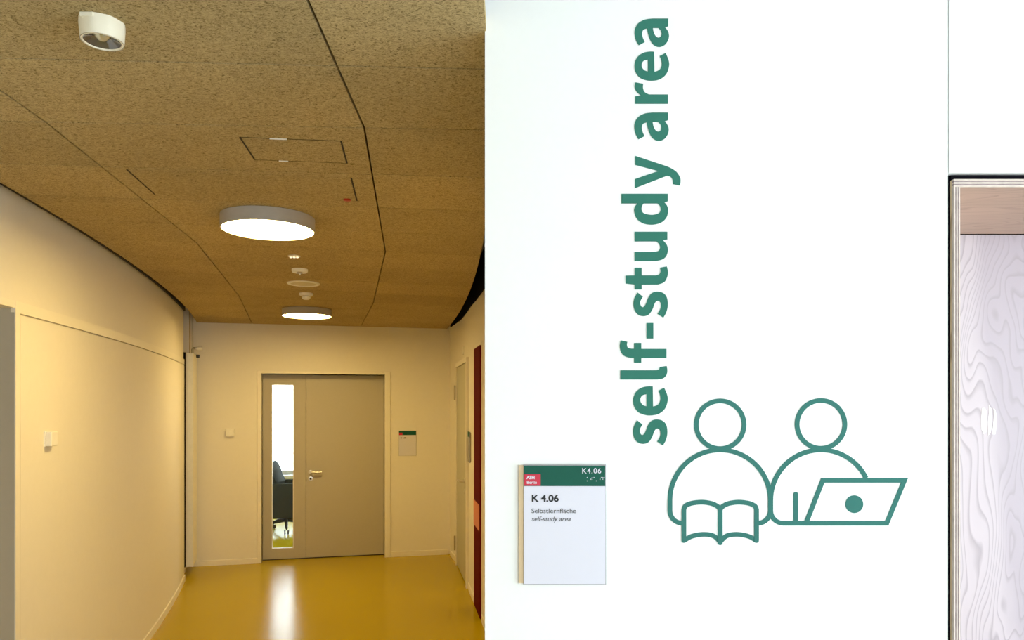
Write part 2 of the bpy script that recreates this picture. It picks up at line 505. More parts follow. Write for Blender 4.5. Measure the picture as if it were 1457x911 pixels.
# white wall with the lettering
GX = P(1348.6, 0, NW).x            # its edge at the plywood alcove
NT = P(0, 246.3, NW).z             # underside of the panel above the alcove
AX1, AZ0 = 3.30, .42
wf = MB().box(XE, GX, NW, NW+.1, 0, ZS).build('wall_front', M['white'])
tag(wf, 'bright white wall carrying the green lettering', 'wall', kind='structure')
MB().box(GX + .003, AX1 + .03, NW, NW+.1, NT, ZS).build('wall_panel', M['white'], wf)
MB().box(AX1 + .0315, XR + .1, NW, NW+.1, 0, ZS).build('wall_panel', M['white'], wf)
MB().box(GX + .003, AX1 + .03, NW, NW+.1, 0, AZ0 - .03).build('wall_panel', M['white'], wf)
MB().box(XE + .004, XE + .02, NW + .1, NW + .3, 0, ZS).build('wall_return', M['white'], wf)
MB().box(GX - .2, XR, 2.75, 2.85, 0, ZS).build('void_lining', M['dark'], wf)

# room behind the camera with its windows
def window(name, parent, axis, a0, a1, z0, z1, plane, nm, nt):
    """frame, mullions and panes in the plane axis = const"""
    o = empty(name, (0, 0, 0)); tag(o, None, None, kind='structure')
    fw = .06
    def bx(mb, u0, u1, w0, w1, d0, d1):
        if axis == 'x': mb.box(plane + d0, plane + d1, u0, u1, w0, w1)
        else: mb.box(u0, u1, plane + d0, plane + d1, w0, w1)
    f = MB()
    bx(f, a0, a1, z0, z0+fw, -.04, .04); bx(f, a0, a1, z1-fw, z1, -.04, .04)
    bx(f, a0, a0+fw, z0+fw, z1-fw, -.04, .04); bx(f, a1-fw, a1, z0+fw, z1-fw, -.04, .04)
    f.build('window_frame', M['band'], o)
    for i in range(1, nm):
        u = a0 + (a1-a0)*i/nm; q = MB(); bx(q, u-.03, u+.03, z0+fw, z1-fw, -.035, .035); q.build('mullion', M['band'], o)
    for i in range(nm):
        u0 = a0 + (a1-a0)*i/nm + (fw if i == 0 else .03); u1 = a0 + (a1-a0)*(i+1)/nm - (fw if i == nm-1 else .03)
        q = MB(); bx(q, u0, u1, z0+fw, z1-fw, -.004, .004); q.build('window_pane', M['glass'], o)
    return o
sh = MB()
sh.box(XR, XR+.25, YB-.3, RW[0], 0, ZS); sh.box(XR, XR+.25, RW[1], NW+.1, 0, ZS)
sh.box(XR, XR+.25, RW[0], RW[1], 0, RW[2]); sh.box(XR, XR+.25, RW[0], RW[1], RW[3], ZS)
sh.box(XR, XR+.25, NW+.1, 3.0, 0, ZS)
tag(sh.build('wall_side', M['white']), 'white side wall with a wide window, to the right of the camera', 'wall', kind='structure')
sh = MB()
sh.box(-2.6, BW[0], YB-.25, YB, 0, ZS); sh.box(BW[1], XR, YB-.25, YB, 0, ZS)
sh.box(BW[0], BW[1], YB-.25, YB, 0, BW[2]); sh.box(BW[0], BW[1], YB-.25, YB, BW[3], ZS)
tag(sh.build('wall_rear', M['white']), 'white rear wall with a wide window, behind the camera', 'wall', kind='structure')
tag(window('window_1', None, 'x', *RW, XR+.12, 3, 1), 'wide window in the side wall right of the camera', 'window')
tag(window('window_2', None, 'y', *BW, YB-.12, 3, 1), 'wide window in the rear wall behind the camera', 'window')
# far office
sh = MB()
sh.box(-7.0, FW[0], YF, YF+.25, 0, ZS); sh.box(FW[1], 1.0, YF, YF+.25, 0, ZS)
sh.box(FW[0], FW[1], YF, YF+.25, 0, FW[2]); sh.box(FW[0], FW[1], YF, YF+.25, FW[3], ZS)
sh.box(-7.1, -6.9, 6.9, YF+.2, 0, ZS); sh.box(.5, .7, 8.9, YF+.2, 0, ZS)
tag(sh.build('wall_office', M['white']), 'white walls of the bright office behind the glazed door', 'wall', kind='structure')
tag(window('window_3', None, 'y', *FW, YF+.12, 4, 1), 'bright office window seen through the glazed door strip', 'window')
sl = MB().box(FW[0]-.05, FW[1]+.05, YF-.22, YF+.06, FW[2]-.045, FW[2]).build('trim_1', M['band'])
tag(sl, 'window sill of the bright office behind the glazed door', 'sill', kind='structure')

# ------------------------------------------------------------------ double door
d = empty('door_1', (EX, EY, 0), PH)
tag(d, 'grey double door with a narrow glazed strip at the corridor end', 'door', kind='structure')
f = MB(); ft = endZ(460, 528.8)
f.box(FO0, D0, -.016, .19, 0, ft); f.box(D1, FO1, -.016, .19, 0, ft); f.box(D0, D1, -.016, .19, DH, ft)
f.build('door_frame', M['band'], d, bevel=.003)
yl0, yl1 = .135, .185; DM = endS(435.3, yl0)
g0, g1 = endS(386.6, yl0), endS(417.8, yl0); gz0, gz1 = endZ(402, 781, yl0), endZ(402, 547.3, yl0)
lf = MB(); lo, hi = .012, DH - .004
a0, a1 = D0 + .003, DM - .002
lf.box(a0, g0, yl0, yl1, lo, hi); lf.box(g1, a1, yl0, yl1, lo, hi); lf.box(g0, g1, yl0, yl1, lo, gz0); lf.box(g0, g1, yl0, yl1, gz1, hi)
fx = lf.build('fixed_leaf', M['doorgrey'], d)
gb = MB(); bw = .007
for q in ((g0, g0+bw, gz0, gz1), (g1-bw, g1, gz0, gz1), (g0+bw, g1-bw, gz0, gz0+bw), (g0+bw, g1-bw, gz1-bw, gz1)):
    gb.box(q[0], q[1], yl0-.003, yl1+.003, q[2], q[3])
tag(gb.build('glazing_bead', M['plastic'], fx), 'pale bead around the glass')
tag(MB().box(g0+bw, g1-bw, .156, .164, gz0+bw, gz1-bw).build('glass_pane', M['glass'], fx), 'tall narrow clear glass')
lv = MB().box(DM + .002, D1 - .003, yl0, yl1, lo, hi).build('door_leaf', M['doorgrey'], d, bevel=.002)
hx, hz = endS(442, yl0), endZ(442, 672, yl0)
h = MB().lathe([(.026, yl0), (.026, yl0-.008), (.012, yl0-.010), (.011, yl0-.05), (0, yl0-.05)], (hx, 0, hz), 'y', 24)
h.tube([(hx, yl0-.045, hz), (hx+.03, yl0-.05, hz), (hx+.125, yl0-.05, hz)], [.011, .011, .010], 12)
tag(h.build('lever_handle', M['chrome'], lv, smooth=40), 'pale metal lever')
kz = endZ(442, 681.3, yl0)
k = MB().lathe([(.026, yl0), (.026, yl0-.008), (.014, yl0-.009), (.013, yl0-.002), (0, yl0-.002)], (hx, 0, kz), 'y', 24)
tag(k.build('key_rosette', M['chrome'], lv, smooth=40), 'round key rosette')
MB().lathe([(.012, yl0-.0095), (.012, yl0-.011), (0, yl0-.011)], (hx, 0, kz), 'y', 16).build('keyhole', M['black'], lv)
q = MB().box(D0 + .003, D1 - .003, yl0 + .006, yl1 - .006, .0005, .0105); q.box(D0, D1, yl1 + .0005, yl1 + .012, DH - .03, DH + .001); q.box(D0, D0 + .03, yl1 + .0005, yl1 + .012, .011, DH - .031); q.box(D1 - .03, D1, yl1 + .0005, yl1 + .012, .011, DH - .031); q.box(DM - .02, DM + .02, yl1 + .0005, yl1 + .012, lo, DH - .031); q.build('door_seal', M['black'], d)

# ------------------------------------------------------------------ signs
def room_sign(name, root, W, H, small):
    """local frame: origin at lower left of the face, x right, z up, wall at y = 0"""
    u, v = W/115.3, H/168.0
    MB().box(-.0015*W/.2, W*1.012, -.006, -.0002, -.002, H*1.008).build('frame', M['signedge'], root, bevel=.0008)
    MB().box(0, W, -.0075, -.0062, 0, H).build('face', M['signwhite'], root)
    hd = MB().box(0, W, -.0085, -.0076, H*(1-29/168), H).build('header_band', M['signgreen'], root)
    return u, v, hd
sx0, sz0 = P(745.4, 830.3, NW).x, P(745.4, 830.3, NW).z
W, H = P(860.7, 0, NW).x - sx0, P(0, 662.4, NW).z - sz0
sg = empty('room_sign', (sx0, NW, sz0))
tag(sg, 'large room sign K 4.06 with green header on the bright white wall', 'sign')
px = NW/F
ub, vb, hd = room_sign('room_sign', sg, W, H, False)
MB().box(-7.2*px, 30*px, -.0055, -.0003, 1*px, H + .3*px).build('backing_board', M['tan'], sg)
def SX(x): return (x - 745.4)*px
def SZ(y): return (830.3 - y)*px
rb = MB().box(SX(745.9), SX(769), -.0095, -.0086, SZ(690.8), SZ(674.6)).build('logo_square', M['signred'], sg)
text_mesh('logo_lettering', 'ASH', .0107, M['signwhite'], rb, (SX(749.2), -.0098, SZ(681.2)), bold=.00035)
text_mesh('logo_lettering', 'Berlin', .0107, M['signwhite'], rb, (SX(749.2), -.0098, SZ(688)), bold=.00012)
text_mesh('raised_lettering', 'K4.06', .0182, M['signwhite'], hd, (SX(827.2), -.0090, SZ(673.2)), spacing=1.13, bold=.0001)
br = MB()
for cx_, dots in ((836, '13'), (841, '245'), (845.5, '1'), (849, '3'), (854, '24'), (858, '124')):
    for dd in dots:
        i = int(dd) - 1
        br.lathe([(.0012, 0), (.0009, -.0006), (0, -.0009)], (SX(cx_ + (i//3)*1.9 - .9), -.0086, SZ(679.2 + (i % 3)*2.4)), 'y', 10)
tag(br.build('braille_dots', M['signwhite'], hd), 'small raised dots')
text_mesh('room_number', 'K 4.06', .0232, M['ink'], sg, (SX(756), -.0078, SZ(713.3)), bold=.0007, spacing=.99, xs=1.10)
text_mesh('room_name', 'Selbstlernfläche', .0160, M['inkgrey'], sg, (SX(755.8), -.0078, SZ(729.6)), spacing=1.0, xs=1.10)
text_mesh('room_name', 'self-study area', .0160, M['inkgrey'], sg, (SX(755.8), -.0078, SZ(741)), shear=.22, spacing=.98, xs=1.06)

# sign beside the double door
fs0, fs1 = endS(567.6), endS(591.9)
fz0, fz1 = endZ(580, 648.5), endZ(580, 613.3)
c0, s0 = math.cos(PH), math.sin(PH)
sg2 = empty('room_sign', (EX + fs0*c0, EY + fs0*s0, fz0), PH)
tag(sg2, 'small room sign with green header on the end wall right of the double door', 'sign')
W2, H2 = fs1 - fs0, fz1 - fz0
_, _, hd2 = room_sign('room_sign', sg2, W2, H2, True)
MB().box(.001, W2*.2, -.0095, -.0086, H2*.832, H2*.925).build('logo_square', M['signred'], sg2)
text_mesh('room_number', 'K 4.05', .025, M['ink'], sg2, (W2*.09, -.0078, H2*.69), bold=.0006)

# ------------------------------------------------------------------ wall lettering (drawn glyphs)
def smooth_outline(pts, step=7):
    """closed outline: (x, y) smooth or (x, y, 1) corner; Catmull-Rom between corners"""
    n = len(pts); out = []
    for i in range(n):
        p0, p1, p2, p3 = (Vector(pts[(i+k) % n][:2]) for k in (-1, 0, 1, 2))
        c1, c2 = len(pts[i]) > 2, len(pts[(i+1) % n]) > 2
        out.append(p1)
        if c1 and c2: continue
        if c1: p0 = p1
        if c2: p3 = p2
        for j in range(1, step):
            t = j/step
            out.append(.5*((2*p1) + (p2-p0)*t + (2*p0-5*p1+4*p2-p3)*t*t + (3*p1-p0-3*p2+p3)*t**3))
    return out
GA = ([(460,135,1),(345,135,1),(290,143),(245,168),(222,205),(217,240),(225,285),(247,328,1),(290,305,1),(277,275),(271,245),(280,217),(308,205,1),(312,235),(328,285),(352,322),(390,340),(430,328),(455,298),(465,262),(458,228),(436,198,1),(460,190,1)],
      [(348,203,1),(388,203,1),(405,220),(412,243),(405,265),(388,273),(370,263),(356,238)])
GE = ([(358,374,1),(325,373),(280,382),(240,410),(220,450),(217,490),(227,525),(255,560),(300,579),(345,583),(400,572),(445,535),(465,480),(462,435),(440,383,1),(398,405,1),(410,435),(412,470),(400,500),(378,514),(360,518,1)],
      [(313,430,1),(285,438),(270,458),(270,485),(288,508),(313,517,1)])
GR = ([(457,682,1),(320,682,1),(290,665),(278,638),(279,605,1),(222,595,1),(217,625),(227,655),(262,690,1),(222,695,1),(222,749,1),(457,749,1)],)
GY = ([(222,213,1),(440,285,1),(480,302),(520,330),(545,370),(548,400),(543,427,1),(493,416,1),(493,395),(485,372),(470,360),(450,356,1),(220,446,1),(220,380,1),(388,322,1),(222,278,1)],)
GD = ([(122,486,1),(456,486,1),(456,540,1),(432,548,1),(452,575),(459,610),(445,660),(405,695),(340,709),(275,697),(230,660),(214,610),(220,578),(238,556,1),(122,556,1)],
      [(282,556,1),(383,556,1),(400,575),(405,602),(390,627),(340,638),(285,627),(268,602),(271,574)])
GU = ([(217,-51,1),(453,-51,1),(453,5,1),(420,10,1),(447,40),(457,80),(445,125),(415,150),(365,161,1),(217,161,1),(217,94,1),(365,94,1),(391,85),(401,62),(393,37),(375,19,1),(217,19,1)],)
GT = ([(152,265,1),(217,264,1),(217,208,1),(268,208,1),(268,264,1),(370,264,1),(395,255),(404,235),(401,208,1),(449,199,1),(457,235),(452,275),(430,313),(385,330,1),(268,331,1),(268,365,1),(217,365,1),(217,330,1),(152,323,1)],)
GS = ([(238,387,1),(215,430),(209,475),(220,520),(248,549),(285,557),(320,545),(345,510),(360,470),(373,451),(388,447),(403,460),(406,490),(398,515),(381,540,1),(424,568,1),(445,530),(456,480),(450,425),(425,392),(382,380),(343,390),(317,422),(302,460),(290,484),(275,493),(261,480),(258,452),(277,417,1)],)
GH = ([(303,606,1),(352,606,1),(352,719,1),(303,719,1)],)
GF = ([(447,793,1),(447,860,1),(265,860,1),(265,893,1),(213,893,1),(213,860,1),(190,860,1),(145,845),(117,812),(110,770),(118,731,1),(165,742,1),(162,765),(170,785),(195,792,1),(213,792,1),(213,750,1),(265,750,1),(265,793,1)],)
GL = ([(114,238,1),(375,238,1),(393,231),(398,215,1),(448,207,1),(453,240),(445,275),(420,298),(380,305,1),(114,305,1)],)
ZS_ = 709/140.0
def letter(glyph, row0, dx=0, dy=0):
    """glyph in zoom pixels; row0 = first image row of that zoom"""
    def w_(p): return ((860 + (p.x+dx)/ZS_ - CX)/F*NW, EYE + (HOR - row0 - (p.y+dy)/ZS_)/F*NW)
    loops = [[w_(p) for p in smooth_outline(g)] for g in glyph]
    return poly_mesh('letter', loops[0], loops[1:], .0012, M['green'], lt)
lt = empty('wall_lettering', (0, NW - .0002, 0))
tag(lt, 'large green lettering self-study area running up the white wall', 'lettering')
for g in ((GS, 480, -3, 212), (GE, 480, -10, -19), (GL, 480), (GF, 340), (GH, 340), (GS, 340), (GT, 340), (GU, 340), (GD, 180), (GY, 180), (GA, 0, -2, 677), (GR, 0), (GE, 0), (GA, 0)):
    letter(*g)

# ------------------------------------------------------------------ wall pictogram
PZ = 1442/380.0
def pw(x, y): return ((930 + x/PZ - CX)/F*NW, EYE + (HOR - 550 - y/PZ)/F*NW)
def stroke(name, pts, wd=25.5, closed=False, caps=True, t=.0012, parent=None):
    """ribbon of constant width with round joins"""
    mb = MB(); h = wd/2
    segs = list(zip(pts, pts[1:] + ([pts[0]] if closed else [])))
    if not closed: segs = segs[:len(pts)-1]
    L, R = [], []
    n = len(pts)
    for i, p in enumerate(pts):
        a = Vector(pts[(i-1) % n]) if (closed or i > 0) else None
        c = Vector(pts[(i+1) % n]) if (closed or i < n-1) else None
        p = Vector(p)
        d1 = (p - a).normalized() if a is not None else (c - p).normalized()
        d2 = (c - p).normalized() if c is not None else d1
        nn = Vector((-d1.y - d2.y, d1.x + d2.x))
        nn = nn.normalized() if nn.length > 1e-6 else Vector((-d1.y, d1.x))
        k = h/max(.5, nn.dot(Vector((-d1.y, d1.x))))
        L.append(p + nn*k); R.append(p - nn*k)
    if closed:
        return poly_mesh(name, [pw(*q) for q in L], [[pw(*q) for q in R]], t, M['teal'], parent)
    out = list(L)
    if caps:
        d = (Vector(pts[-1]) - Vector(pts[-2])).normalized(); a0 = math.atan2(L[-1].y - pts[-1][1], L[-1].x - pts[-1][0])
        out += [Vector(pts[-1]) + h*Vector((math.cos(a0 - math.pi*j/10), math.sin(a0 - math.pi*j/10))) for j in range(1, 10)]
    out += list(reversed(R))
    if caps:
        a0 = math.atan2(R[0].y - pts[0][1], R[0].x - pts[0][0])
        out += [Vector(pts[0]) + h*Vector((math.cos(a0 - math.pi*j/10), math.sin(a0 - math.pi*j/10))) for j in range(1, 10)]
    return poly_mesh(name, [pw(*q) for q in out], [], t, M['teal'], parent)
def arc(cx_, cy_, r, a0, a1, n=24):
    return [(cx_ + r*math.cos(math.radians(a0 + (a1-a0)*i/n)), cy_ + r*math.sin(math.radians(a0 + (a1-a0)*i/n))) for i in range(n+1)]
def cat(pts, step=8):
    out = []
    for i in range(len(pts)-1):
        p0, p1, p2, p3 = (Vector(pts[min(max(i+k, 0), len(pts)-1)]) for k in (-1, 0, 1, 2))
        for j in range(step):
            t = j/step
            q = .5*((2*p1) + (p2-p0)*t + (2*p0-5*p1+4*p2-p3)*t*t + (3*p1-p0-3*p2+p3)*t**3); out.append((q.x, q.y))
    return out + [tuple(pts[-1])]
pc = empty('wall_pictogram', (0, NW - .0002, 0))
tag(pc, 'green line pictogram of two readers with book and laptop on the white wall', 'pictogram')
stroke('head_outline', arc(359, 207, 129, 0, 360, 56)[:-1], closed=True, parent=pc)
stroke('head_outline', arc(903, 205, 129, 0, 360, 56)[:-1], closed=True, parent=pc)
stroke('body_outline', [(166, 739)] + arc(156, 671, 68, 90, 180, 10) + arc(359, 614, 271, 180, 360, 40) + arc(562, 671, 68, 0, 90, 10) + [(552, 739)], caps=False, t=.0013, parent=pc)
stroke('body_outline', [(860, 739)] + arc(700, 671, 68, 90, 180, 10) + arc(903, 614, 271, 180, 334, 40), caps=False, t=.0011, parent=pc)
stroke('arm_line', [(767, 582), (767, 735)], parent=pc, t=.0010)
stroke('laptop_outline', [(822, 739), (913, 507), (1354, 507), (1258, 739)], closed=True, parent=pc)
poly_mesh('laptop_badge', [pw(*q) for q in arc(1083, 636, 48, 0, 360, 40)[:-1]], [], .0012, M['teal'], pc)
bk_ = cat([(163, 665), (172, 646), (205, 631), (262, 625), (315, 633), (345, 648), (359, 664)])
stroke('book_outline', [(163, 832)] + bk_, parent=pc, t=.0014)
stroke('book_outline', [(555, 832)] + [(718 - x, y) for x, y in bk_], parent=pc, t=.0015)
stroke('book_spine', [(359, 655), (359, 851)], caps=False, parent=pc, t=.0016)
bb = cat([(165, 832), (205, 810), (265, 799), (320, 806), (352, 832), (359, 845)])
stroke('book_edge', bb, parent=pc, t=.0009)
stroke('book_edge', [(718 - x, y) for x, y in bb], parent=pc, t=.0008)

# ------------------------------------------------------------------ plywood alcove
AY = NW + .003; AYB = 2.323
ax0, axi = P(1358.3, 0, NW).x, P(1367.2, 0, NW).x
az1, azi = P(0, 254.3, NW).z, P(0, 265.5, NW).z
al = empty('plywood_alcove', (ax0, AY, AZ0))
tag(al, 'pale plywood lined alcove set into the white wall at right', 'alcove')
lx = lambda x: x - ax0
ly = lambda y: y - AY
lz = lambda z: z - AZ0
def plies(mb, vertical, u0, u1, a, b):
    """layered front edge, 8 mm deep, of a board"""
    n = 5; w_ = (u1-u0)/n
    for i in range(n):
        mi = 1 + (i % 2); d_ = .0 if mi == 1 else .0006
        if vertical: mb.box(u0+i*w_, u0+(i+1)*w_, d_, .008, a, b, mi)
        else: mb.box(a, b, d_, .008, u0+i*w_, u0+(i+1)*w_, mi)
dep = AYB - AY
PM = [M['plyside'], M['plylight'], M['plydark']]
q = MB().box(0, lx(axi), .008, dep + .03, 0, lz(az1)); plies(q, True, 0, lx(axi), 0, lz(azi)); q.build('side_panel', PM, al)
q = MB().box(lx(AX1-.018), lx(AX1), .008, dep + .03, 0, lz(az1)); plies(q, True, lx(AX1-.018), lx(AX1), 0, lz(azi)); q.build('side_panel', PM, al)
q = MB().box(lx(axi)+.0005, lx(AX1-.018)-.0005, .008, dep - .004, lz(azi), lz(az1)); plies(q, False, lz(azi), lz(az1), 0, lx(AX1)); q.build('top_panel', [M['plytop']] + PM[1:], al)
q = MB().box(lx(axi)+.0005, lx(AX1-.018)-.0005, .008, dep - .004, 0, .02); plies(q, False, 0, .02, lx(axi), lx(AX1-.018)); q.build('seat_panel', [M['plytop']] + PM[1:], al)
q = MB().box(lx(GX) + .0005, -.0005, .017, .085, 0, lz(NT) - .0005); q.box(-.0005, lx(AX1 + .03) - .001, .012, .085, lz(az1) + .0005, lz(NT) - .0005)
q.build('shadow_gap_liner', M['dark'], al)  # black fill painting the shade deep in the gap round the alcove
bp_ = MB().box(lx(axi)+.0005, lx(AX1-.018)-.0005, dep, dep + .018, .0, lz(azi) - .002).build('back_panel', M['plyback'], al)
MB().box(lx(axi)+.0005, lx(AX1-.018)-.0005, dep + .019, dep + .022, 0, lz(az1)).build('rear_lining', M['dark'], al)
def bp(x, y):
    p = P(x, y, AYB); return (lx(p.x), lz(p.z))
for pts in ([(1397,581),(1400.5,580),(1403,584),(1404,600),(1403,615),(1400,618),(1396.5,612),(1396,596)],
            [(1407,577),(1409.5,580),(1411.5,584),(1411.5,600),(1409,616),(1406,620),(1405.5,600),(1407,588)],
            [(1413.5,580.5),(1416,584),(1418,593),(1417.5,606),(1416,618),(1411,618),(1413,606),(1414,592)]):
    o = poly_mesh('plywood_patch', [bp(*p) for p in pts], [], .0009, M['patch'], bp_); o.location = (0, dep - .00005, 0)  # thin white shapes laid on the back panel
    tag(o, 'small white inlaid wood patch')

# ------------------------------------------------------------------ ceiling lamps
def lamp(loc, label, r=.235, hh=.085):
    o = empty('ceiling_lamp', loc)
    tag(o, label, 'lamp', 'round ceiling lamps of the corridor')
    MB().lathe([(r-.012, 0), (r, -.002), (r, -hh), (r-.006, -hh), (r-.006, -hh+.006), (r-.012, -hh+.006), (r-.012, 0)], seg=64).build('housing', M['housing'], o, smooth=40)
    MB().lathe([(0, -hh+.012), (r-.0062, -hh+.012), (r-.0062, -hh+.003), (0, -hh+.0025)], seg=64).build('diffuser', M['glow'], o, smooth=40)
    MB().lathe([(0, 0), (r-.013, 0), (r-.013, -.02), (0, -.02)], seg=48).build('mounting_plate', M['housing'], o)
    return o
lamp((-1.19, 3.61, ZC), 'larger nearer round grey ceiling lamp with glowing disc', .221, .065)
lamp((-1.950, 7.03, ZC), 'smaller farther round grey ceiling lamp near the end wall', .229, .066)

# ------------------------------------------------------------------ ceiling devices
def cpt(x, y, h=0.0):
    Y = (ZC - h - EYE)*F/(HOR - y)
    return Vector(((x - CX)/F*Y, Y))
# emergency light, top left
q = Vector((-.987, 1.781))
em = empty('emergency_light', (q.x, q.y, ZC)); em.scale = (.95, .95, .92)
tag(em, 'white surface mounted emergency light with round lens at upper left of ceiling', 'emergency light')
hm = MB(); seg = 48; prof = [(-.0005, 1.08), (-.012, 1.09), (-.020, 1.07), (-.047, .985), (-.050, .96)]
def hr(a, k):
    """housing outline: round at the lens, squarish with chamfers at the ceiling"""
    base = .0505
    ca, sa = abs(math.cos(a+.35)), abs(math.sin(a+.35))
    sq = min(base/max(ca, sa), base*1.42/(ca+sa))*1.0
    t = min(1, max(0, (k - .985)/.16))
    return (base*(1-t) + sq*t)*(1 + (k-1)*.35)
vs = []
for zz, k in prof:
    vs += [(hr(2*math.pi*j/seg, k)*math.cos(2*math.pi*j/seg), hr(2*math.pi*j/seg, k)*math.sin(2*math.pi*j/seg), zz) for j in range(seg)]
n_ = len(prof)
fs = [(i*seg+j, i*seg+(j+1) % seg, (i+1)*seg+(j+1) % seg, (i+1)*seg+j) for i in range(n_-1) for j in range(seg)]
fs.append(tuple(range(seg)))
hm.add(vs, fs)
# rim and inner cone of the lens opening
hm.lathe([(.0485, -.050), (.045, -.0505), (.044, -.048), (.024, -.030), (0, -.028)], seg=48, cap=False)
M['agedplastic'] = plain('cream_plastic', (.80, .74, .60), .45)
ho = hm.build('housing', M['agedplastic'], em, smooth=35)
MB().box(-.026, .008, -.0565, -.042, -.011, -.0006).build('clip', M['agedplastic'], em, bevel=.002)
MB().lathe([(.043, -.0478), (.030, -.040), (.021, -.0345), (.0205, -.0335), (.0435, -.0472)], seg=40, cap=False).build('reflector_ring', M['lens'], em, smooth=50)
MB().lathe([(0, -.0300), (.021, -.0302), (.021, -.0345), (.015, -.0400), (.008, -.046), (0, -.047)], seg=8).build('lens', plain('clear_lens', (.62, .60, .48), .06, metal=.55), em, smooth=50)
sc_ = MB().lathe([(.003, 0), (.003, .0012), (0, .0012)], (.0475, -.012, -.028), 'x', 12); sc_.build('screw', M['steel'], em)

def detector(x, y, r, label, h=.055, dome=True):
    q = cpt(x, y, h*.5)
    o = empty('smoke_detector', (q.x, q.y, ZC)); tag(o, label, 'smoke detector', 'smoke detectors between the ceiling lamps')
    MB().lathe([(0, 0), (r, 0), (r, -.014), (r*.9, -.022), (0, -.023)], seg=36).build('base', M['plastic'], o, smooth=35)
    if dome:
        MB().lathe([(r*.60, -.0231), (r*.58, -.030), (0, -.030)], seg=28).build('vent_ring', M['steel'], o, smooth=35)
        MB().lathe([(r*.66, -.0301), (r*.62, -h+.008), (r*.35, -h), (0, -h)], seg=28).build('cap', M['plastic'], o, smooth=35)
    else:
        MB().lathe([(r*.40, -.0231), (r*.34, -.028), (0, -.029)], seg=24).build('vent_ring', M['steel'], o, smooth=35)
        MB().lathe([(r*.12, -.0291), (r*.10, -h), (0, -h-.001)], seg=14).build('sensor_tip', M['plastic'], o, smooth=35)
    return o
q = cpt(418.5, 365.3, .004)
M['led'] = emitter('small_led', (1.0, .82, .50), 1.5)  # weak emission keeps the three small lenses bright
sp = empty('recessed_spot', (q.x, q.y, ZC)); tag(sp, 'tiny sparkling recessed ceiling spot just beyond the nearer round lamp', 'spot')
MB().lathe([(0, -.0002), (.037, -.0002), (.036, -.004), (.03, -.006), (0, -.006)], seg=32).build('rim', M['plastic'], sp, smooth=35)
for dx_ in (-.02, 0, .02):
    MB().lathe([(.0085, -.0062), (.007, -.011), (0, -.013)], (dx_, 0, 0), seg=16).build('lens', M['led'], sp, smooth=50)
detector(426.5, 387.5, .053, 'slim white smoke detector in front of the flat round speaker', .040, False)
q = cpt(432, 404, .005)
spk = empty('ceiling_speaker', (q.x, q.y, ZC)); tag(spk, 'flat round cream speaker grille in the ceiling between two smoke detectors', 'speaker')
MB().lathe([(.095, -.0005), (.121, -.0005), (.121, -.005), (.115, -.009), (.098, -.009), (.095, -.006), (.095, -.0005)], seg=48, cap=False).build('rim', M['plastic'], spk, smooth=35)
MB().lathe([(0, -.0005), (.0945, -.0005), (.0945, -.0065), (0, -.0075)], seg=48).build('grille', plain('speaker_grille', (.62, .58, .47), .7, var=.12, scale=400), spk, smooth=35)
detector(435.5, 422, .054, 'domed white smoke detector nearest the farther round lamp', .052)

# access hatches in the boards
def hatch(name, pts, label, slots, clips):
    """pts = four image corners (near-left, near-right, far-right, far-left) on the ceiling"""
    P4 = [cpt(*p) for p in pts]
    c = sum(P4, Vector((0, 0)))/4
    o = empty(name, (c.x, c.y, ZC)); tag(o, label, 'access hatch', 'access hatches in the ceiling boards')
    L4 = [p - c for p in P4]
    pn = [lerp(p, Vector((0, 0)), .004) for p in L4]
    MB().prism([(p.x, p.y) for p in pn], -.0012, -.0001).build('hatch_panel', M['woodwool'], o)
    for i, j, wd in slots:
        a, b_ = L4[i], L4[j]; d_ = (b_ - a).normalized(); nrm = Vector((-d_.y, d_.x))*wd
        MB().prism([(a+nrm)[:], (b_+nrm)[:], (b_-nrm)[:], (a-nrm)[:]], -.0016, -.0002).build('edge_slot', M['joint'], o)
    for i, j, t0, t1 in clips:
        a = L4[i].lerp(L4[j], t0); b_ = L4[i].lerp(L4[j], t1); d_ = (b_ - a).normalized(); nrm = Vector((-d_.y, d_.x))*.0016
        MB().prism([(a+nrm)[:], (b_+nrm)[:], (b_-nrm)[:], (a-nrm)[:]], -.004, -.0003).build('clip', M['plastic'], o)
    return o
hatch('access_hatch', [(341.5, 195), (485.3, 200.5), (493.6, 232), (362.5, 227)], 'smaller ceiling hatch with two short pale clips', [(0, 3, .003), (1, 2, .003), (2, 3, .0012), (0, 1, .0006)], [(0, 1, .29, .46), (3, 2, .26, .36)])
h2 = hatch('access_hatch', [(180.4, 241), (499.8, 253), (507.8, 285.5), (220.3, 276.5)], 'long ceiling hatch with a small red marker, before the nearer lamp', [(0, 3, .003), (1, 2, .0032)], [])
q = cpt(494, 283.5) - Vector(h2.location[:2])
tag(MB().lathe([(.0165, -.0013), (.0165, -.006), (0, -.007)], (q.x, q.y, 0), seg=20).build('marker', M['redlabel'], h2), 'small red marker')

# ------------------------------------------------------------------ wall devices
def on_left(px_, z):
    Y = 4.0
    for _ in range(60): Y = max(1, Y*(.5) + .5*(wallL(Y)*F/(px_ - CX)))
    return Y
Yt = on_left(67.5, 0); tng = (wallL(Yt+.05) - wallL(Yt-.05))/.1
ang = math.atan2(1, tng)                       # direction of the wall going away
th = empty('wall_sensor', (wallL(Yt), Yt, EYE - 45.5/F*Yt), ang)
tag(th, 'white box sensor on the left wall', 'sensor')
